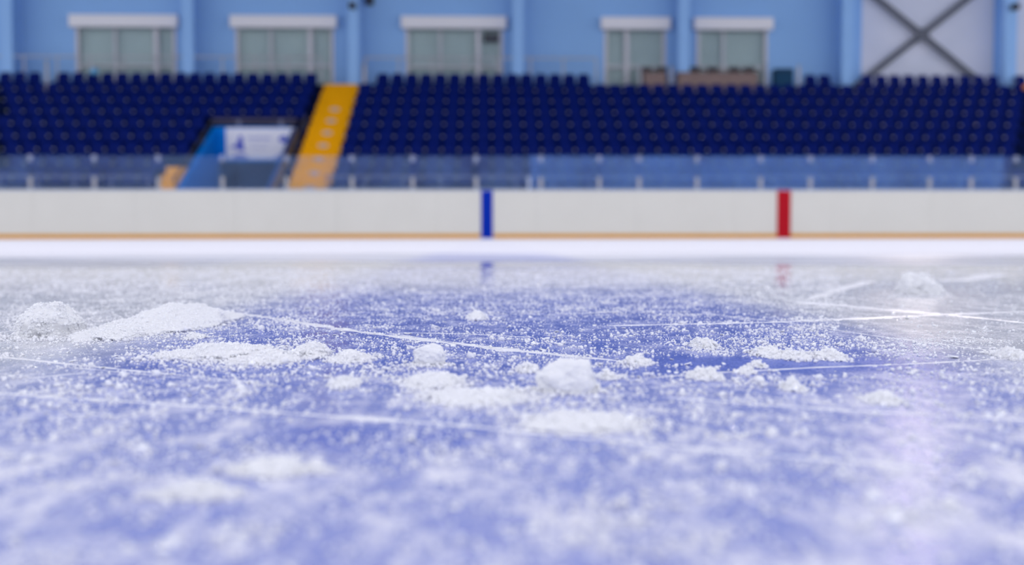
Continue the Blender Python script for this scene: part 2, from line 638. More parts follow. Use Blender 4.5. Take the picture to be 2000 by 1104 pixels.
seats = []
for i in range(NR):
    Y = Y0 + DY * i
    lo, hi = xlim(Y)
    k = math.ceil((-4.42 - GX) / P)
    n = 1
    while GX + P * (k + 1) < hi:
        x = GX + P * (k + .5)
        skip = False
        if i == 8:
            if at(1155, 150, Y).x < x < at(1568, 150, Y).x:
                skip = True
            for cpx in (1656, 1976):
                if abs(x - at(cpx, 100, YC).x * Y / YC) < .3:
                    skip = True
            if abs(x - at(711, 130, Y).x) < .33:
                skip = True
        if not skip:
            seats.append((i, x, 'right of the yellow stairs', n))
        n += 1
        k += 1
    edge, ref = (-9.22 if i < 2 else -8.75, 'left of the blue tunnel') if Y - .45 < TY1 else (-5.72, 'left of the yellow stairs')
    k = math.floor((edge - GX) / P)
    n = 1
    while GX + P * (k - 1) > lo:
        (i == 8 and abs(GX + P * (k - .5) - at(91, 130, Y).x) < .33) or seats.append((i, GX + P * (k - .5), ref, n))
        n += 1
        k -= 1
INDIV = 300
rows_words = ['front', 'second', 'third', 'fourth', 'fifth', 'sixth', 'seventh', 'eighth', 'top']
seats.sort(key=lambda s: (s[0], abs(s[1])))
rest = []
for idx, (i, x, ref, n) in enumerate(seats):
    loc = (x, Y0 + DY * i, tread(i))
    if idx < INDIV:
        s = empty('stadium_seat', loc, 'navy plastic stadium seat, %s row up, %s seat %s' % (rows_words[i], nth(n), ref), 'seat', 'navy seats of the stand')
        for nm, me in (('backrest', ME_B), ('seat', ME_S), ('bracket', ME_F), ('hinge_cap', ME_C)):
            ob = bpy.data.objects.new(nm, me)
            COL.objects.link(ob)
            ob.parent = s
    else:
        rest.append(loc)


def merge_meshes(name, me_list, locs, mats):
    vs, fs, mi = [], [], []
    n = 0
    for (me, mk) in me_list:
        co = np.empty(len(me.vertices) * 3)
        me.vertices.foreach_get('co', co)
        co = co.reshape(-1, 3)
        pf = [tuple(p.vertices) for p in me.polygons]
        for l in locs:
            vs.append(co + np.array(l))
            fs += [tuple(v + n for v in f) for f in pf]
            mi += [mk] * len(pf)
            n += len(co)
    me = bpy.data.meshes.new(name)
    me.from_pydata(np.concatenate(vs).tolist(), [], fs)
    me.polygons.foreach_set('material_index', mi)
    me.polygons.foreach_set('use_smooth', [True] * len(fs))
    return link(name, me, mats)


if rest:
    o = merge_meshes('upper_seats', [(ME_B, 0), (ME_S, 0), (ME_F, 1), (ME_C, 2)], rest, [M['seat'], M['terrace'], M['steel']])
    tag(o, 'remaining navy seats filling the upper rows under the blue wall', 'seats', 'navy seats of the stand', 'stuff')

# ------------------------------------------------------------------ yellow stairs
SX0, SX1 = -5.68, -4.5
st = empty('stairs', ((SX0 + SX1) / 2, TY0, 0), 'bright yellow stairs climbing through the navy seats', 'stairs')
OX, OY = (SX0 + SX1) / 2, TY0
mb = MB()
hw = (SX1 - SX0) / 2
n = 0
for i in range(NR + 1):
    ya = Y0 + DY * i - .47
    zt = tread(min(i, NR))
    if i == 0:
        mb.box(-hw, hw, .0, DY / 2 - .23, .9, zt + .02)
        mb.box(-hw, hw, DY / 2 - .23, DY - .23, zt, zt + DZ / 2)
        continue
    if i == NR:
        mb.box(-hw, hw, ya - OY, ya - OY + .07, zt, zt + .02)
    else:
        mb.box(-hw, hw, ya - OY, ya - OY + DY / 2, zt, zt + .02)
        mb.box(-hw, hw, ya - OY + DY / 2, ya - OY + DY, zt, zt + DZ / 2)
mb.build('steps', M['yellow'], st)
for i in range(1, NR + 1):
    MB().box(-hw, hw, Y0 + DY * i - .47 - OY - .012, Y0 + DY * i - .47 - OY, tread(i) - DZ / 2 + .002, tread(i) + .015).build('riser', M['yellow'], st)
for i in range(1, 8):
    y = Y0 + DY * i - .47 - OY - .02
    mb = MB()
    mb.prism([(.17 * math.cos(a * math.pi / 8) + .03, tread(i) - .115 + .07 * math.sin(a * math.pi / 8)) for a in range(16)], 'y', y, y + .012)
    mb.build('row_plate', M['plate'], st)

st2 = empty('stairs', (-8.92, TY0, 0), 'short flight of yellow steps beside the blue tunnel wall', 'stairs')
mb = MB()
for k in range(4):
    mb.box(-.25, .26, .0 + .41 * k, .41 * 4 + .3, .9 if k == 0 else tread(0) + DZ / 2 * k - .02, tread(0) + .02 + DZ / 2 * (k + 1))
mb.build('steps', M['yellow'], st2)
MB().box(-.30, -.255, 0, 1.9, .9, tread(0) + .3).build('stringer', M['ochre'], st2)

# ------------------------------------------------------------------ tunnel with banner
tz0, tz1 = 1.32, 3.52
tn = empty('tunnel', ((TX0 + TX1) / 2, TY0, 0), 'bright blue walled tunnel entrance cut into the stand', 'tunnel')
OX = (TX0 + TX1) / 2
hx = (TX1 - TX0) / 2
rake = [(0, 0), (TY1 - TY0, 0), (TY1 - TY0, tz1), (0, tz0 - .15)]
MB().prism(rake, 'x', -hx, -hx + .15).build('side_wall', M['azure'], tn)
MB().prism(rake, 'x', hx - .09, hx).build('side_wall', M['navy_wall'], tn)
zl = 2.43
MB().box(-hx + .15, hx - .15, TY1 - TY0 - .12, TY1 - TY0, zl, tz1).build('lintel', M['azure'], tn)
mb = MB()
dY = TY1 - TY0
mb.box(-hx + .15, hx - .15, dY + 2.4, dY + 2.5, 0, 2.7)
mb.box(-hx + .15, -hx + .2, dY, dY + 2.4, 0, 2.7)
mb.box(hx - .2, hx - .15, dY, dY + 2.4, 0, 2.7)
mb.box(-hx + .15, hx - .15, dY, dY + 2.4, 2.6, 2.7)
mb.build('passage', M['slate'], tn)
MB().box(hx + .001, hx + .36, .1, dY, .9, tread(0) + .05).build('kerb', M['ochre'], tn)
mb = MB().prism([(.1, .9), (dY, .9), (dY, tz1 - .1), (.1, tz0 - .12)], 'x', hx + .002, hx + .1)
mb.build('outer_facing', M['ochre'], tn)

p0, p1 = at(441, 250, TY1 - .14), at(576, 311, TY1 - .14)
bw, bh = (p1.x - p0.x), (p0.z - p1.z)
bn = empty('banner', ((p0.x + p1.x) / 2, TY1 - .125, p1.z), 'white banner with blue skater shapes over the tunnel mouth', 'banner')
MB().box(-bw / 2, bw / 2, -.012, 0, 0, bh).build('sheet', M['banner'], bn)


def blot(pts, name, m, y=-.016):
    q = [((u - .5) * bw, (1 - v) * bh) for u, v in pts]
    return MB().prism(q, 'y', y, -.0125).build(name, m, bn)


# blue figure on the left: pointed top, wide slanted base with an arm to the left
blot([(.20, .24), (.235, .26), (.25, .40), (.245, .52), (.27, .66), (.25, .75), (.20, .72), (.15, .64), (.09, .66), (.07, .60), (.13, .55), (.17, .45), (.18, .32)], 'figure', M['ink'])
blot([(.80, .26), (.86, .24), (.90, .33), (.96, .36), (.97, .42), (.90, .44), (.84, .47), (.79, .44), (.76, .36)], 'figure', M['ink'])
# pale waves in the lower corners
blot([(.10, .86), (.20, .80), (.30, .88), (.32, 1.0), (.10, 1.0)], 'wave', M['pale_ink'])
blot([(.70, .96), (.76, .86), (.86, .80), (.98, .60), (1.0, .70), (.99, 1.0), (.70, 1.0)], 'wave', M['pale_ink'])
# three lines of lettering, too blurred in the photograph to be read
for (v, u0, u1, hh, cnt) in [(.33, .33, .67, .10, 8), (.50, .36, .62, .045, 13), (.66, .37, .60, .06, 9)]:
    mb = MB()
    for q in range(cnt):
        a = u0 + (u1 - u0) * q / cnt
        wch = (u1 - u0) / cnt * .62
        X0, X1 = (a - .5) * bw, (a + wch - .5) * bw
        za, zb = (1 - v - hh / 2) * bh, (1 - v + hh / 2) * bh
        tk = wch * bw * .3
        mb.box(X0, X0 + tk, -.015, -.0125, za, zb)
        if q % 3 != 1:
            mb.box(X1 - tk, X1, -.015, -.0125, za, zb)
        if q % 2 == 0:
            mb.box(X0, X1, -.015, -.0125, zb - (zb - za) * .2, zb)
        else:
            mb.box(X0, X1, -.015, -.0125, (za + zb) / 2 - .1 * (zb - za), (za + zb) / 2 + .1 * (zb - za))
    mb.build('lettering', M['pale_ink'] if hh < .08 else M['ink'], bn)

# guard rails fixed to the tunnel walls: parts of the tunnel
zt = at(500, 234, TY1).z - tz1
g0 = Vector((0, dY + .02, tz1))
gr = MB().tube([g0 + Vector((-hx - .05, 0, zt)), g0 + Vector((hx + .03, 0, zt))], .035).tube([g0 + Vector((-hx - .02, 0, zt - .14)), g0 + Vector((hx, 0, zt - .14))], .022).build('guard_rail', M['mauve'], tn)
tag(gr, 'pinkish grey guard rail above the banner')
for px in (466, 549):
    X = at(px, 240, TY1).x - OX
    MB().box(X - .05, X + .05, dY - .01, dY + .05, tz1 - .02, tz1 + zt, .01).build('post', M['front_rail'], gr)
hr = MB().tube([(-hx - .02, .3, tz0 + .28), (-hx - .02, dY + .02, tz1 + zt)], .028).build('handrail', M['darkrail'], tn)
tag(hr, 'dark sloping handrail along the left wall')
for t_ in (.35, 1.7, 3.1):
    zz = tz0 + (tz1 - tz0) * t_ / dY
    MB().tube([(-hx + .05, t_, zz - .2), (-hx - .015, t_, zz + .27)], .022).build('post', M['darkrail'], hr)
hr = MB().tube([(hx + .28, 1.7, tz0 + (tz1 - tz0) * 1.7 / dY + .2), (hx + .28, dY + .3, tz1 + .42)], .032).build('handrail', M['darkrail'], tn)
tag(hr, 'dark sloping handrail on the side of the yellow stairs')
for t_ in (1.9, 3.1, 4.4):
    zz = tz0 + (tz1 - tz0) * t_ / dY
    MB().tube([(hx + .28, t_, tread(0)), (hx + .28, t_, zz + .22)], .024).build('post', M['darkrail'], hr)

# ------------------------------------------------------------------ railing on the front of the stand
YF = 27.72
zf = at(1000, 345, YF).z
fr = empty('front_railing', (0, YF, tread(0)), 'long steel railing along the front edge of the stand', 'railing')
for (a, b_) in ((-14.4, -9.25), (-4.45, 15.4)):
    MB().tube([(a, 0, zf - tread(0)), (b_, 0, zf - tread(0))], .032, 10).build('top_rail', M['front_rail'], fr, True)
    MB().tube([(a, 0, .14), (b_, 0, .14)], .016).build('bottom_rail', M['front_rail'], fr, True)
    n = int((b_ - a) / 1.0)
    for k in range(n + 1):
        x = a + .05 + (b_ - a - .1) * k / n
        MB().tube([(x, 0, 0), (x, 0, zf - tread(0))], .022).build('post', M['front_rail'], fr, True)

# ------------------------------------------------------------------ railing and things at the top of the stand
YT = yt + .12
zT = tread(NR)
zr = at(600, 112, YT).z
for (pa, pb, lab) in ((-20, 628, 'pale rail behind the top row of seats left of the yellow stairs'), (712, 1166, 'pale rail behind the top row of seats right of the yellow stairs')):
    a, b_ = at(pa, 112, YT).x, at(pb, 112, YT).x
    tr = empty('top_railing', (a, YT, zT), lab, 'railing')
    MB().tube([(0, 0, zr - zT), (b_ - a, 0, zr - zT)], .028).build('top_rail', M['rail'], tr, True)
    n = round((b_ - a) / 1.11)
    for k in range(n + 1):
        x = .03 + (b_ - a - .06) * k / n
        MB().tube([(x, 0, 0), (x, 0, zr - zT)], .03).build('post', M['rail'], tr, True)
YQ = Y0 + DY * 8 - .05
for px, h0, h1, lab in ((91, 120, 150, 'bright post standing in the top row near the left window'), (711, 128, 163, 'bright post at the top right corner of the yellow stairs'), (1250, 131, 163, 'pale post at the left end of the brown desks'),
                        (1311, 132, 160, 'pale post between the two brown desks'), (1496, 127, 164, 'pale post at the right end of the brown desks'), (1560, 130, 164, 'pale post right of the dark teal cover')):
    a, b_ = at(px, h0, YQ), at(px, h1 + 6, YQ)
    pz = tread(8)
    ob = empty('guard_post', (a.x, YQ, pz), lab, 'post')
    MB().tube([(0, 0, 0), (0, 0, a.z - pz)], .05, 10).build('shaft', M['rail'], ob, True)
    MB().ball((0, 0, a.z - pz), .06).build('cap', M['steel'], ob, True)

# long brown desks with dark chairs behind them, where the top row has no seats
YD = Y0 + DY * 8 - .1
for (pa, pb, lab) in ((1256, 1302, 'shorter brown desk in the gap of the top row'), (1322, 1482, 'longer brown desk in the gap of the top row')):
    a, b_ = at(pa, 150, YD).x, at(pb, 150, YD).x
    hgt = at(1300, 141, YD).z - tread(8)
    d = empty('desk', ((a + b_) / 2, YD, tread(8)), lab, 'desk')
    w = (b_ - a) / 2
    MB().box(-w, w, -.05, .4, hgt - .04, hgt, .01).build('desk_top', M['wood'], d)
    MB().box(-w + .03, w - .03, -.02, .0, .15, hgt - .04).build('front_panel', M['wood'], d)
    for sx in (-w + .06, w - .06):
        MB().box(sx - .03, sx + .03, .0, .36, 0, hgt - .04).build('leg', M['darkrail'], d)
for k, px in enumerate((1264, 1293, 1358, 1394, 1436, 1464)):
    a = at(px, 129, YD + .65)
    c = empty('chair', (a.x, YD + .68, tread(NR)), 'black chair back showing above the brown desks, %s from the left' % nth(k + 1), 'chair', 'black chairs behind the desks')
    zh = max(.5, a.z - tread(NR))
    MB().box(-.2, .2, .1, .14, .3, zh, .015).build('backrest', M['black'], c)
    MB().box(-.2, .2, -.22, .14, .24, .28, .015).build('seat', M['black'], c)
    for sx in (-.17, .17):
        for sy in (-.18, .1):
            MB().tube([(sx, sy, 0), (sx, sy, .25)], .014).build('leg', M['darkrail'], c)
a = at(1532, 133, YD)
c = empty('equipment_case', (a.x, YD, tread(8)), 'dark teal covered case between two pale posts', 'case')
MB().box(-.34, .34, 0, .4, 0, a.z - tread(8), .05).build('body', M['teal'], c)
MB().box(-.35, .35, -.01, .41, a.z - tread(8) - .12, a.z - tread(8) - .09, .01).build('strap', M['black'], c)


def blob(px, py, r, m, lab, i):
    Y = Y0 + DY * i + .16
    p = at(px, py, Y)
    bm = bmesh.new()
    bmesh.ops.create_icosphere(bm, subdivisions=3, radius=r)
    for v in bm.verts:
        v.co *= 1 + .25 * noise.noise(v.co * 14)
        v.co.z *= .8
    me = bpy.data.meshes.new('colour_blob')
    bm.to_mesh(me)
    bm.free()
    me.shade_smooth()
    ob = link('colour_blob', me, m)
    ob.location = (p.x, Y - .15, p.z)
    tag(ob, lab, 'cloth')


blob(188, 141, .14, M['cyan'], 'pale blue blob standing in for a light reflection on the top row near the left window', 8)  # solid pale blue shape in place of a reflected gleam
blob(2001, 172, .14, M['orange'], 'orange cloth on a seat at the right edge of the stand', 7)

# ------------------------------------------------------------------ rink boards, glass, posts
BH = at(951, 370, YB).z
sx_b = at(951, 400, YB).x
sx_r = at(1531, 400, YB).x
PW = sx_r - sx_b
PWID = PW / 3
k0, k1 = -7, 8
for k in range(k0, k1 + 1):
    cx = sx_b + k * PWID
    if k == 0:
        lab = 'white rink board panel with the blue stripe'
    elif k == 3:
        lab = 'white rink board panel with the red stripe'
    elif k < 0:
        lab = 'white rink board panel, %s to the left of the blue stripe' % nth(-k)
    elif k < 3:
        lab = 'white rink board panel between the stripes, %s from the blue one' % nth(k)
    else:
        lab = 'white rink board panel, %s to the right of the red stripe' % nth(k - 3)
    b_ = empty('rink_board', (cx, YB, 0), lab, 'board', 'rink boards')
    hw = PWID / 2 - .002
    MB().box(-hw, hw, 0, .05, .005, BH - .03).build('panel', M['board'], b_)
    MB().box(-hw, hw, -.02, .16, BH - .03, BH, .008).build('cap_rail', M['cap'], b_)
    s = .165
    if k in (0, 3):
        MB().box(-hw, -s, -.014, -.001, .0, .11).build('kick_plate', M['kick'], b_)
        MB().box(s, hw, -.014, -.001, .0, .11).build('kick_plate', M['kick'], b_)
        MB().box(-s if k else -.14, s if k else .14, -.021, -.001, .0, BH - .02).build('blue_stripe' if k == 0 else 'red_stripe', M['blue'] if k == 0 else M['red'], b_)
    else:
        MB().box(-hw, hw, -.014, -.001, .0, .11).build('kick_plate', M['kick'], b_)

YG = YB + .1
POSTS = [-70, 60, 185, 310, 435, 560, 688, 806, 930, 1056, 1170, 1248, 1361, 1485, 1582, 1703, 1815, 1896, 1983, 2075]
zg = at(1000, 305, YG).z
zp = at(1000, 346, YG).z
X = [at(px, 340, YG).x for px in POSTS]
nb = POSTS.index(930)
for k, x in enumerate(X[1:-1], 1):
    d = k - nb
    if d == 0:
        lab = 'steel glass post just left of the blue rink stripe'
    elif d < 0:
        lab = 'steel glass post, %s to the left of the blue stripe post' % nth(-d)
    else:
        lab = 'steel glass post, %s to the right of the blue stripe post' % nth(d)
    g_ = empty('glass_post', (x, YG, BH), lab, 'post', 'steel posts on the rink boards')
    MB().box(-.045, .045, -.045, -.012, 0, zp - BH, .008).build('shaft', M['post'], g_)
    MB().box(-.05, .05, -.03, -.007, zg - BH - .14, zg - BH + .01, .008).build('top_clip', M['clip'], g_)
for k in range(len(X) - 1):
    d = k - nb
    lab = 'clear rink glass panel, %s to the right of the blue stripe post' % nth(d + 1) if d >= 0 else 'clear rink glass panel, %s to the left of the blue stripe post' % nth(-d)
    ob = MB().box(X[k] + .008, X[k + 1] - .008, YG - .006, YG + .006, BH, zg).build('rink_glass', M['glass'])
    tag(ob, lab, 'glass', 'rink glass panels')
# taller bench shield behind, right of the blue stripe
YS = 25.9
xa, xb = at(1036, 330, YS).x, at(1960, 330, YS).x
zs = at(1000, 304, YS).z
nbp = 8
for k in range(nbp):
    a, b_ = xa + (xb - xa) * k / nbp, xa + (xb - xa) * (k + 1) / nbp
    sh = empty('bench_shield', (a, YS, 0), 'hazy bench shield pane behind the rink glass, %s from the blue stripe' % nth(k + 1), 'glass', 'bench shield panes')
    MB().box(.005, b_ - a - .005, -.006, .006, .9, zs).build('pane', M['bench_glass'], sh)
    MB().box(.0, b_ - a, -.02, .02, 0, .9).build('base_panel', M['cap'], sh)
    if k == 0:
        MB().box(-.07, .0, -.04, .04, 0, at(1036, 346, YS).z, .01).build('end_post', M['box'], sh)

# ------------------------------------------------------------------ ceiling lamps
for k, (x, y) in enumerate(LAMPS):
    l = empty('ceiling_lamp', (x, y, LAMP_Z), 'square high lamp hanging over the ice', 'lamp', 'lamps over the ice')
    MB().box(-.45, .45, -.45, .45, .03, .2, .02).build('housing', M['rail'], l)
    MB().tube([(0, 0, .2), (0, 0, 13 - LAMP_Z)], .015).build('cable', M['darkrail'], l)
    ld = bpy.data.lights.new('lamp_light', 'AREA')
    ld.shape = 'SQUARE'
    ld.size = .45
    ld.energy = LAMP_POWER
    ld.color = (1.0, .97, .96)
    lo = bpy.data.objects.new('lamp_light', ld)
    lo.parent = l
    COL.objects.link(lo)

# floodlight high on the wall at the right, over the white bay
p = at(1800, -95, YW - .6)
fl = empty('floodlight', (p.x, YW - .6, p.z), 'wide floodlight fixed high on the wall above the cross brace', 'lamp')
MB().box(-.75, .75, .02, .2, -.3, .3, .03).build('housing', M['rail'], fl)
MB().tube([(0, .2, 0), (0, .6, .0)], .04).build('bracket', M['darkrail'], fl)
ld = bpy.data.lights.new('lamp_light', 'AREA')
ld.shape = 'RECTANGLE'
ld.size, ld.size_y = 1.1, .5
ld.energy = 520
ld.color = (1.0, .82, .74)
lo = bpy.data.objects.new('lamp_light', ld)
lo.rotation_euler = (R(-62), 0, 0)
lo.parent = fl
COL.objects.link(lo)

# ------------------------------------------------------------------ skate marks: thin ridges of shaved ice
def mark(pts, wpx, hmm=.25, seed=0, breaks=.0):
    """polyline of photo pixels on the ice, width in pixels at each end -> low ridge"""
    q = [ice(a, b) for a, b in pts]
    out = []
    for a, b in zip(q[:-1], q[1:]):
        n = max(2, int((b - a).length / .004))
        for i in range(n):
            out.append(a.lerp(b, i / n))
    out.append(q[-1])
    wn = len(out)
    vs, fs = [], []
    total = sum((b - a).length for a, b in zip(out[:-1], out[1:]))
    for i, p in enumerate(out):
        d = (out[min(i + 1, wn - 1)] - out[max(i - 1, 0)]).normalized()
        nrm = Vector((-d.y, d.x, 0))
        t = i / (wn - 1)
        ww = wpx[0] + (wpx[1] - wpx[0]) * t
        dist = max(.1, p.y)
        # the photo shows a slanted width: convert the vertical pixel width to metres across the mark
        wm = ww * dist * dist / (FPX * CAM_H) * abs(nrm.y) + ww * dist / FPX * abs(nrm.x)
        r = .65 + .7 * noise.noise(Vector((p.x * 160 + seed * 7.3, p.y * 160, seed))) + .4 * noise.noise(Vector((p.x * 900, p.y * 900, seed)))
        wm *= max(.16, r) * min(1, t * 12 + .1, (1 - t) * 12 + .1)
        hz = hmm * .001 * max(.2, r)
        off = .12 * wm * noise.noise(Vector((i * .31, seed, 0)))
        vs += [p + nrm * (-wm / 2 + off) + Vector((0, 0, -.0001)), p + nrm * off + Vector((0, 0, hz)), p + nrm * (wm / 2 + off) + Vector((0, 0, -.0001))]
    for i in range(wn - 1):
        a = i * 3
        fs += [(a, a + 1, a + 4, a + 3), (a + 1, a + 2, a + 5, a + 4)]
    me = bpy.data.meshes.new('skate_mark')
    me.from_pydata([v[:] for v in vs], [], fs)
    ob = link('skate_mark', me, M['shiny'] if seed in (6, 7, 9) else M['crumb'], floor)
    return ob


MARKS = [
    ([(372, 599), (520, 620), (700, 648), (850, 667), (960, 680), (1100, 694), (1215, 706)], (3, 9), .4),
    ([(760, 652), (880, 668), (1010, 684)], (2, 2), .2),
    ([(0, 697), (170, 715), (350, 733), (510, 748)], (5, 3), .25),
    ([(150, 719), (360, 739), (480, 748)], (2, 2), .15),
    ([(-20, 768), (290, 787), (600, 810), (890, 830), (1300, 872), (1700, 905), (2030, 937)], (6, 11), .3),
    ([(1265, 739), (1400, 728), (1600, 718), (1760, 712), (2010, 699)], (2.2, 4), .25),
    ([(1180, 637), (1500, 630), (1640, 624), (1860, 614), (2020, 608)], (2, 6), .35),
    ([(1560, 628), (1640, 624), (1740, 620)], (6, 4), .5),
    ([(1370, 612), (1550, 632), (1700, 655), (2000, 693)], (2, 3), .2),
    ([(1555, 591), (1640, 597), (1730, 605), (1830, 613), (2020, 633)], (14, 5), .4),
    ([(1300, 776), (1480, 790), (1700, 805), (2010, 821)], (3, 7), .2),
    ([(95, 815), (150, 812), (220, 808)], (6, 5), .3),
    ([(40, 741), (100, 735), (175, 727)], (3, 3), .25),
    ([(1575, 587), (1630, 568), (1700, 549)], (6, 6), .3),
    ([(1840, 549), (1900, 545), (1948, 535)], (6, 7), .3),
    ([(560, 574), (760, 570), (1100, 569), (1420, 574)], (2, 2), .15),
    ([(1130, 613), (1210, 608)], (3, 3), .3),
    ([(790, 650), (900, 652), (1040, 659)], (2, 2), .2),
    ([(-10, 640), (160, 632), (300, 637)], (2, 2), .15),
]
for k, (pts, wpx, hmm) in enumerate(MARKS):
    mark(pts, wpx, hmm, k)

# ------------------------------------------------------------------ lumps of snow
def ico():
    bm = bmesh.new()
    bmesh.ops.create_icosphere(bm, subdivisions=1, radius=1)
    v = np.array([p.co[:] for p in bm.verts])
    f = np.array([[p.index for p in q.verts] for q in bm.faces])
    bm.free()
    return v, f


IV, IF = ico()


def grain_arrays(pts, rad, lift=.55, flat=(.75, 1.15)):
    n = len(pts)
    jit = 1 + rng.normal(0, .3, (n, len(IV), 1))
    sc = np.stack([rng.uniform(.7, 1.35, n), rng.uniform(.7, 1.35, n), rng.uniform(*flat, n)], 1)[:, None, :]
    th = rng.uniform(0, 2 * np.pi, n)
    ph = rng.uniform(0, 2 * np.pi, n)
    c, s, c2, s2 = np.cos(th), np.sin(th), np.cos(ph), np.sin(ph)
    v = IV[None] * jit
    x, y, z = v[..., 0], v[..., 1], v[..., 2]
    y, z = y * c2[:, None] - z * s2[:, None], y * s2[:, None] + z * c2[:, None]
    x, y = x * c[:, None] - y * s[:, None], x * s[:, None] + y * c[:, None]
    v = np.stack([x, y, z], -1) * sc * rad[:, None, None]
    v += pts[:, None, :]
    v[..., 2] += (rad * lift)[:, None]
    f = IF[None] + (np.arange(n) * len(IV))[:, None, None]
    return v.reshape(-1, 3), f.reshape(-1, 3)


LUMPS = []


def lump(px, base, wpx, hpx, label, flat=.5, rough=.25, seed=None, kindname='snow_lump', deep=1.0, ball=0.0):
    """base: photo row of the front foot; wpx, hpx: size in photo pixels"""
    c = ice(px, base)
    m_px = c.y / FPX
    rx, rz = wpx / 2 * m_px, max(.002, hpx * m_px * .92)
    # a flat spread shows its depth, a tall lump shows its height
    depth_px = hpx * (1 - flat)
    ry = min(max(rx * .55, depth_px * c.y * c.y / (FPX * CAM_H) / 2), rx * 3.0) * deep
    hz = max(.0025, rz * (.25 + .75 * flat))
    seed = len(LUMPS) * 3.17 if seed is None else seed
    bm = bmesh.new()
    bmesh.ops.create_icosphere(bm, subdivisions=5 if wpx > 45 else 4, radius=1)
    pw = 1.0 + .9 * (1 - flat)
    for v in bm.verts:
        n = v.co.normalized()
        k = 1 + rough * noise.fractal(n * 1.6 + Vector((seed, 0, 0)), 1.0, 2.0, 3)
        k += rough * .16 * noise.noise(n * 7 + Vector((0, seed, 0)))
        z = max(0, n.z)
        hk = 1 + rough * .8 * noise.noise(Vector((n.x * 2.2 + seed, n.y * 2.2, 4)))
        v.co = Vector((n.x * k * rx, n.y * k * ry, (z ** pw) * k * hk * hz))
        if n.z < 0:
            v.co.z = 0
        if ball:
            v.co = Vector((n.x * k * rx, n.y * k * ry, max(0, (n.z * k + ball) / (1 + ball) * hz)))
    bm.normal_update()
    cv = np.array([p.co[:] for p in bm.verts])
    cf = [[p.index for p in q.verts] for q in bm.faces]
    up = [p.index for p in bm.verts if p.normal.z > -.2 and p.co.z > 0]
    bm.free()
    # loose grains stuck all over the lump
    area = math.pi * (rx * ry + (rx + ry) / 2 * hz * 2) * .5
    ng = int(min(5000, area / 3.2e-7)) if not ball else int(area / 5e-7)
    idx = np.array(up)[rng.integers(0, len(up), ng)]
    gp = cv[idx] + rng.normal(0, .0005, (ng, 3)) * np.array([1, 1, .4])
    gr_ = (.00024 if ball else .00034) * np.exp(rng.normal(0, .38, ng))
    if ball:
        gp = cv[idx] * .985
    gv, gf = grain_arrays(gp, gr_, -.45)
    V = np.concatenate([cv, gv])
    F = cf + (gf + len(cv)).tolist()
    me = bpy.data.meshes.new(kindname)
    me.from_pydata(V.tolist(), [], F)
    me.polygons.foreach_set('use_smooth', [k < len(cf) for k in range(len(F))])
    o = link(kindname, me, M['snow'])
    o.location = (c.x, c.y + ry * .8, -.0002)
    tag(o, label, 'snow', 'lumps of scraped snow')
    LUMPS.append((c.x, c.y + ry * .8, rx, ry, hz))
    return o


lump(1113, 770, 118, 84, 'largest rounded snow lump, standing tall in the middle of the ice', .85, .2, ball=.45)
lump(838, 716, 66, 50, 'rounded snow ball left of the largest lump', .9, .22, ball=.8)
lump(846, 760, 120, 42, 'broad snow mound just in front of the rounded ball', .4, .3)
lump(925, 790, 210, 40, 'long low snow mound between the ball and the largest lump', .25, .3)
lump(62, 662, 122, 82, 'pointed pale snow heap at the far left of the ice', .75, .25)
lump(190, 664, 140, 54, 'front half of the wide pale snow heap beside the pointed one', .3, .3)
lump(285, 650, 196, 78, 'rear half of the wide pale snow heap, higher and wider', .4, .25)
lump(405, 704, 230, 40, 'long flat ragged snow ridge left of centre', .35, .4)
lump(500, 712, 130, 30, 'ragged right tail of the long flat snow ridge', .3, .45)
lump(598, 700, 70, 38, 'small jagged snow heap right of the long ridge', .55, .45)
lump(678, 708, 80, 26, 'low snow patch next to the small jagged heap', .35, .4)
lump(373, 664, 26, 18, 'tiny snow ball just behind the long ridge', .7, .3)
lump(1384, 682, 44, 28, 'furry snow clump on the clean blue ice, farther of two', .6, .45)
lump(1382, 742, 58, 30, 'furry snow clump on the clean blue ice, nearer of two', .55, .45)
lump(1250, 714, 50, 24, 'small pointed snow clump right of the largest lump', .6, .4)
lump(1512, 698, 60, 22, 'leftmost of three low crumbly clumps on the right', .4, .5)
lump(1562, 704, 50, 22, 'middle of three low crumbly clumps on the right', .4, .5)
lump(1634, 704, 60, 26, 'rightmost of three low crumbly clumps on the right', .45, .5)
lump(1483, 719, 26, 9, 'tiny flat snow chip on the straight skate mark', .4, .3)
lump(1460, 719 + 12, 30, 9, 'tiny flat snow chip below the straight skate mark', .4, .3)
lump(1558, 764, 36, 30, 'upright blurred snow clump in front of the three crumbly ones', .6, .35)
lump(1815, 577, 78, 48, 'pale distant snow heap far out on the white ice', .85, .25)
lump(670, 758, 44, 30, 'blurred snow clump in front of the low patch', .5, .35)
lump(1030, 728, 34, 24, 'small snow clump just left of the largest lump', .6, .4)
lump(1190, 742, 30, 20, 'small snow clump touching the right side of the largest lump', .6, .4)
lump(1150, 842, 210, 40, 'wide blurred snow spread in front of the largest lump', .06, .5)
lump(530, 930, 150, 26, 'blurred snow patch in the near left foreground', .25, .4)
lump(370, 975, 130, 24, 'nearest blurred snow patch on the left', .25, .4)
lump(1995, 704, 40, 34, 'snow clump at the right edge where two skate marks meet', .6, .35)
lump(930, 625, 34, 22, 'small snow clump behind the ball, on the blue line', .5, .4)
lump(1740, 790, 60, 26, 'blurred snow clump on the right beyond the near skate mark', .4, .4)

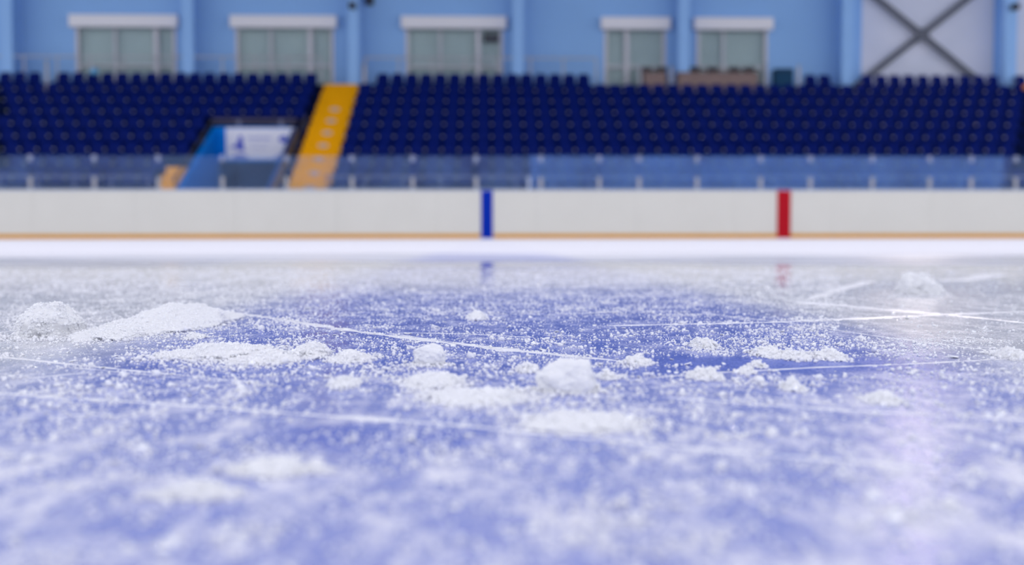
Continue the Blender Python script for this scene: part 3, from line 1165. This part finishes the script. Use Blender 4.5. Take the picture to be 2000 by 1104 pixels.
# ------------------------------------------------------------------ crumbs of scraped ice: nobody could count them
def scatter():
    pts, rad = [], []
    # clusters over the visible wedge of ice
    want = 10500
    got = 0
    tries = 0
    while got < want and tries < 200000:
        tries += 1
        y = .12 + 1.25 * random.random() ** .8
        x = random.uniform(-1, 1) * (.05 + .58 * y) + .02 * y
        q = noise.noise(Vector((x * 11, y * 7, 3))) * .6 + noise.noise(Vector((x * 34, y * 20, 9))) * .5
        prob = .46 + q * .9
        # wiped clean bands
        px, py = proj(x, y)
        if 1250 < px < 1720 and 697 < py < 733 + (px - 1300) * .01:
            prob *= .12
        if 80 < px < 290 and 672 < py < 705:
            prob *= .35
        if py < 560:
            prob *= .5
        if px > 1640 and py < 660:
            prob *= .12
        if random.random() > prob:
            continue
        got += 1
        n = 1 + int(random.expovariate(1 / 4.0))
        if random.random() < .05:
            n = random.randint(18, 60)
        spread = .0008 * n ** .42 + .0003
        for _ in range(n):
            pts.append((x + random.gauss(0, spread) * 1.3, y + random.gauss(0, spread) * 1.3, abs(random.gauss(0, .00035)) if n > 15 else 0))
            rad.append(min(.0016, .00028 * math.exp(random.gauss(0, .46))))
    # single grains
    for _ in range(34000):
        y = .12 + 1.15 * random.random() ** .75
        x = random.uniform(-1, 1) * (.05 + .58 * y)
        px, py = proj(x, y)
        if 1250 < px < 1720 and 697 < py < 733:
            continue
        if px > 1640 and py < 665 and random.random() < .8:
            continue
        pts.append((x, y, 0))
        rad.append(.00022 * math.exp(random.gauss(0, .4)))
    # grains that lie around and on the lumps
    for (cx, cy, rx, ry, hz) in LUMPS:
        n = int(min(900, 60 + 22000 * rx))
        for _ in range(n):
            a = random.uniform(0, 2 * math.pi)
            t = abs(random.gauss(1.05, .28))
            t = max(t, .97)
            z = 0
            pts.append((cx + rx * t * math.cos(a), cy + ry * t * math.sin(a), z))
            rad.append(.00042 * math.exp(random.gauss(0, .4)))
    return np.array(pts), np.array(rad)


CI = CAM_R.transposed()


def proj(x, y, z=0.0):
    p = CI @ Vector((x, y, z - CAM_H))
    return W / 2 + FPX * p.x / -p.z, H / 2 - FPX * p.y / -p.z


def grains(name, V, F, mats, mi=None):
    me = bpy.data.meshes.new(name)
    me.vertices.add(len(V))
    me.vertices.foreach_set('co', V.ravel())
    me.loops.add(len(F) * 3)
    me.loops.foreach_set('vertex_index', F.ravel())
    me.polygons.add(len(F))
    me.polygons.foreach_set('loop_start', np.arange(len(F)) * 3)
    me.polygons.foreach_set('loop_total', np.full(len(F), 3))
    if mi is not None:
        me.polygons.foreach_set('material_index', mi)
    me.update()
    me.validate()
    return link(name, me, mats)


def plate_arrays(c, r):
    """thin six-sided ice flakes, each tilted a little at random"""
    n = len(c)
    a = np.arange(6) * np.pi / 3
    ring = np.stack([np.cos(a), np.sin(a)], 1)
    k = 1 + rng.normal(0, .18, (n, 6, 1))
    xy = ring[None] * k
    tx, ty = rng.normal(0, .17, n), rng.normal(0, .17, n)
    V = np.zeros((n, 14, 3))
    for lay, off, h in ((0, 0, .0), (1, 6, .3)):
        V[:, off:off + 6, :2] = xy * r[:, None, None]
        V[:, off:off + 6, 2] = h * r[:, None]
    V[:, 12, 2] = 0
    V[:, 13, 2] = .3 * r
    V[:, :, 2] += V[:, :, 0] * tx[:, None] + V[:, :, 1] * ty[:, None] + (r * .15)[:, None]
    V += c[:, None, :]
    f = []
    for i in range(6):
        j = (i + 1) % 6
        f += [(6 + i, 6 + j, 13)]
    for i in range(6):
        j = (i + 1) % 6
        f += [(i, j, 6 + j), (i, 6 + j, 6 + i)]
    f = np.array(f)
    F = f[None] + (np.arange(n) * 14)[:, None, None]
    return V.reshape(-1, 3), F.reshape(-1, 3)


pts, rad = scatter()
NC = 3200
cy_ = .12 + 1.0 * rng.random(NC) ** .8
chips = np.stack([(rng.random(NC) * 2 - 1) * (.05 + .58 * cy_), cy_, np.zeros(NC)], 1)
crad = .0006 * np.exp(rng.normal(0, .35, NC))
mi = np.concatenate([np.repeat((rng.random(len(pts)) < .05).astype(np.int32), len(IF)), np.ones(NC * 18, np.int32)])
va, fa = grain_arrays(pts, rad)
vb, fb = plate_arrays(chips, crad)
o = grains('snow_crumbs', np.concatenate([va, vb]), np.concatenate([fa, fb + len(va)]), [M['crumb'], M['crystal']], mi)
tag(o, 'loose crumbs of scraped ice strewn over the blue line', 'snow', None, 'stuff')
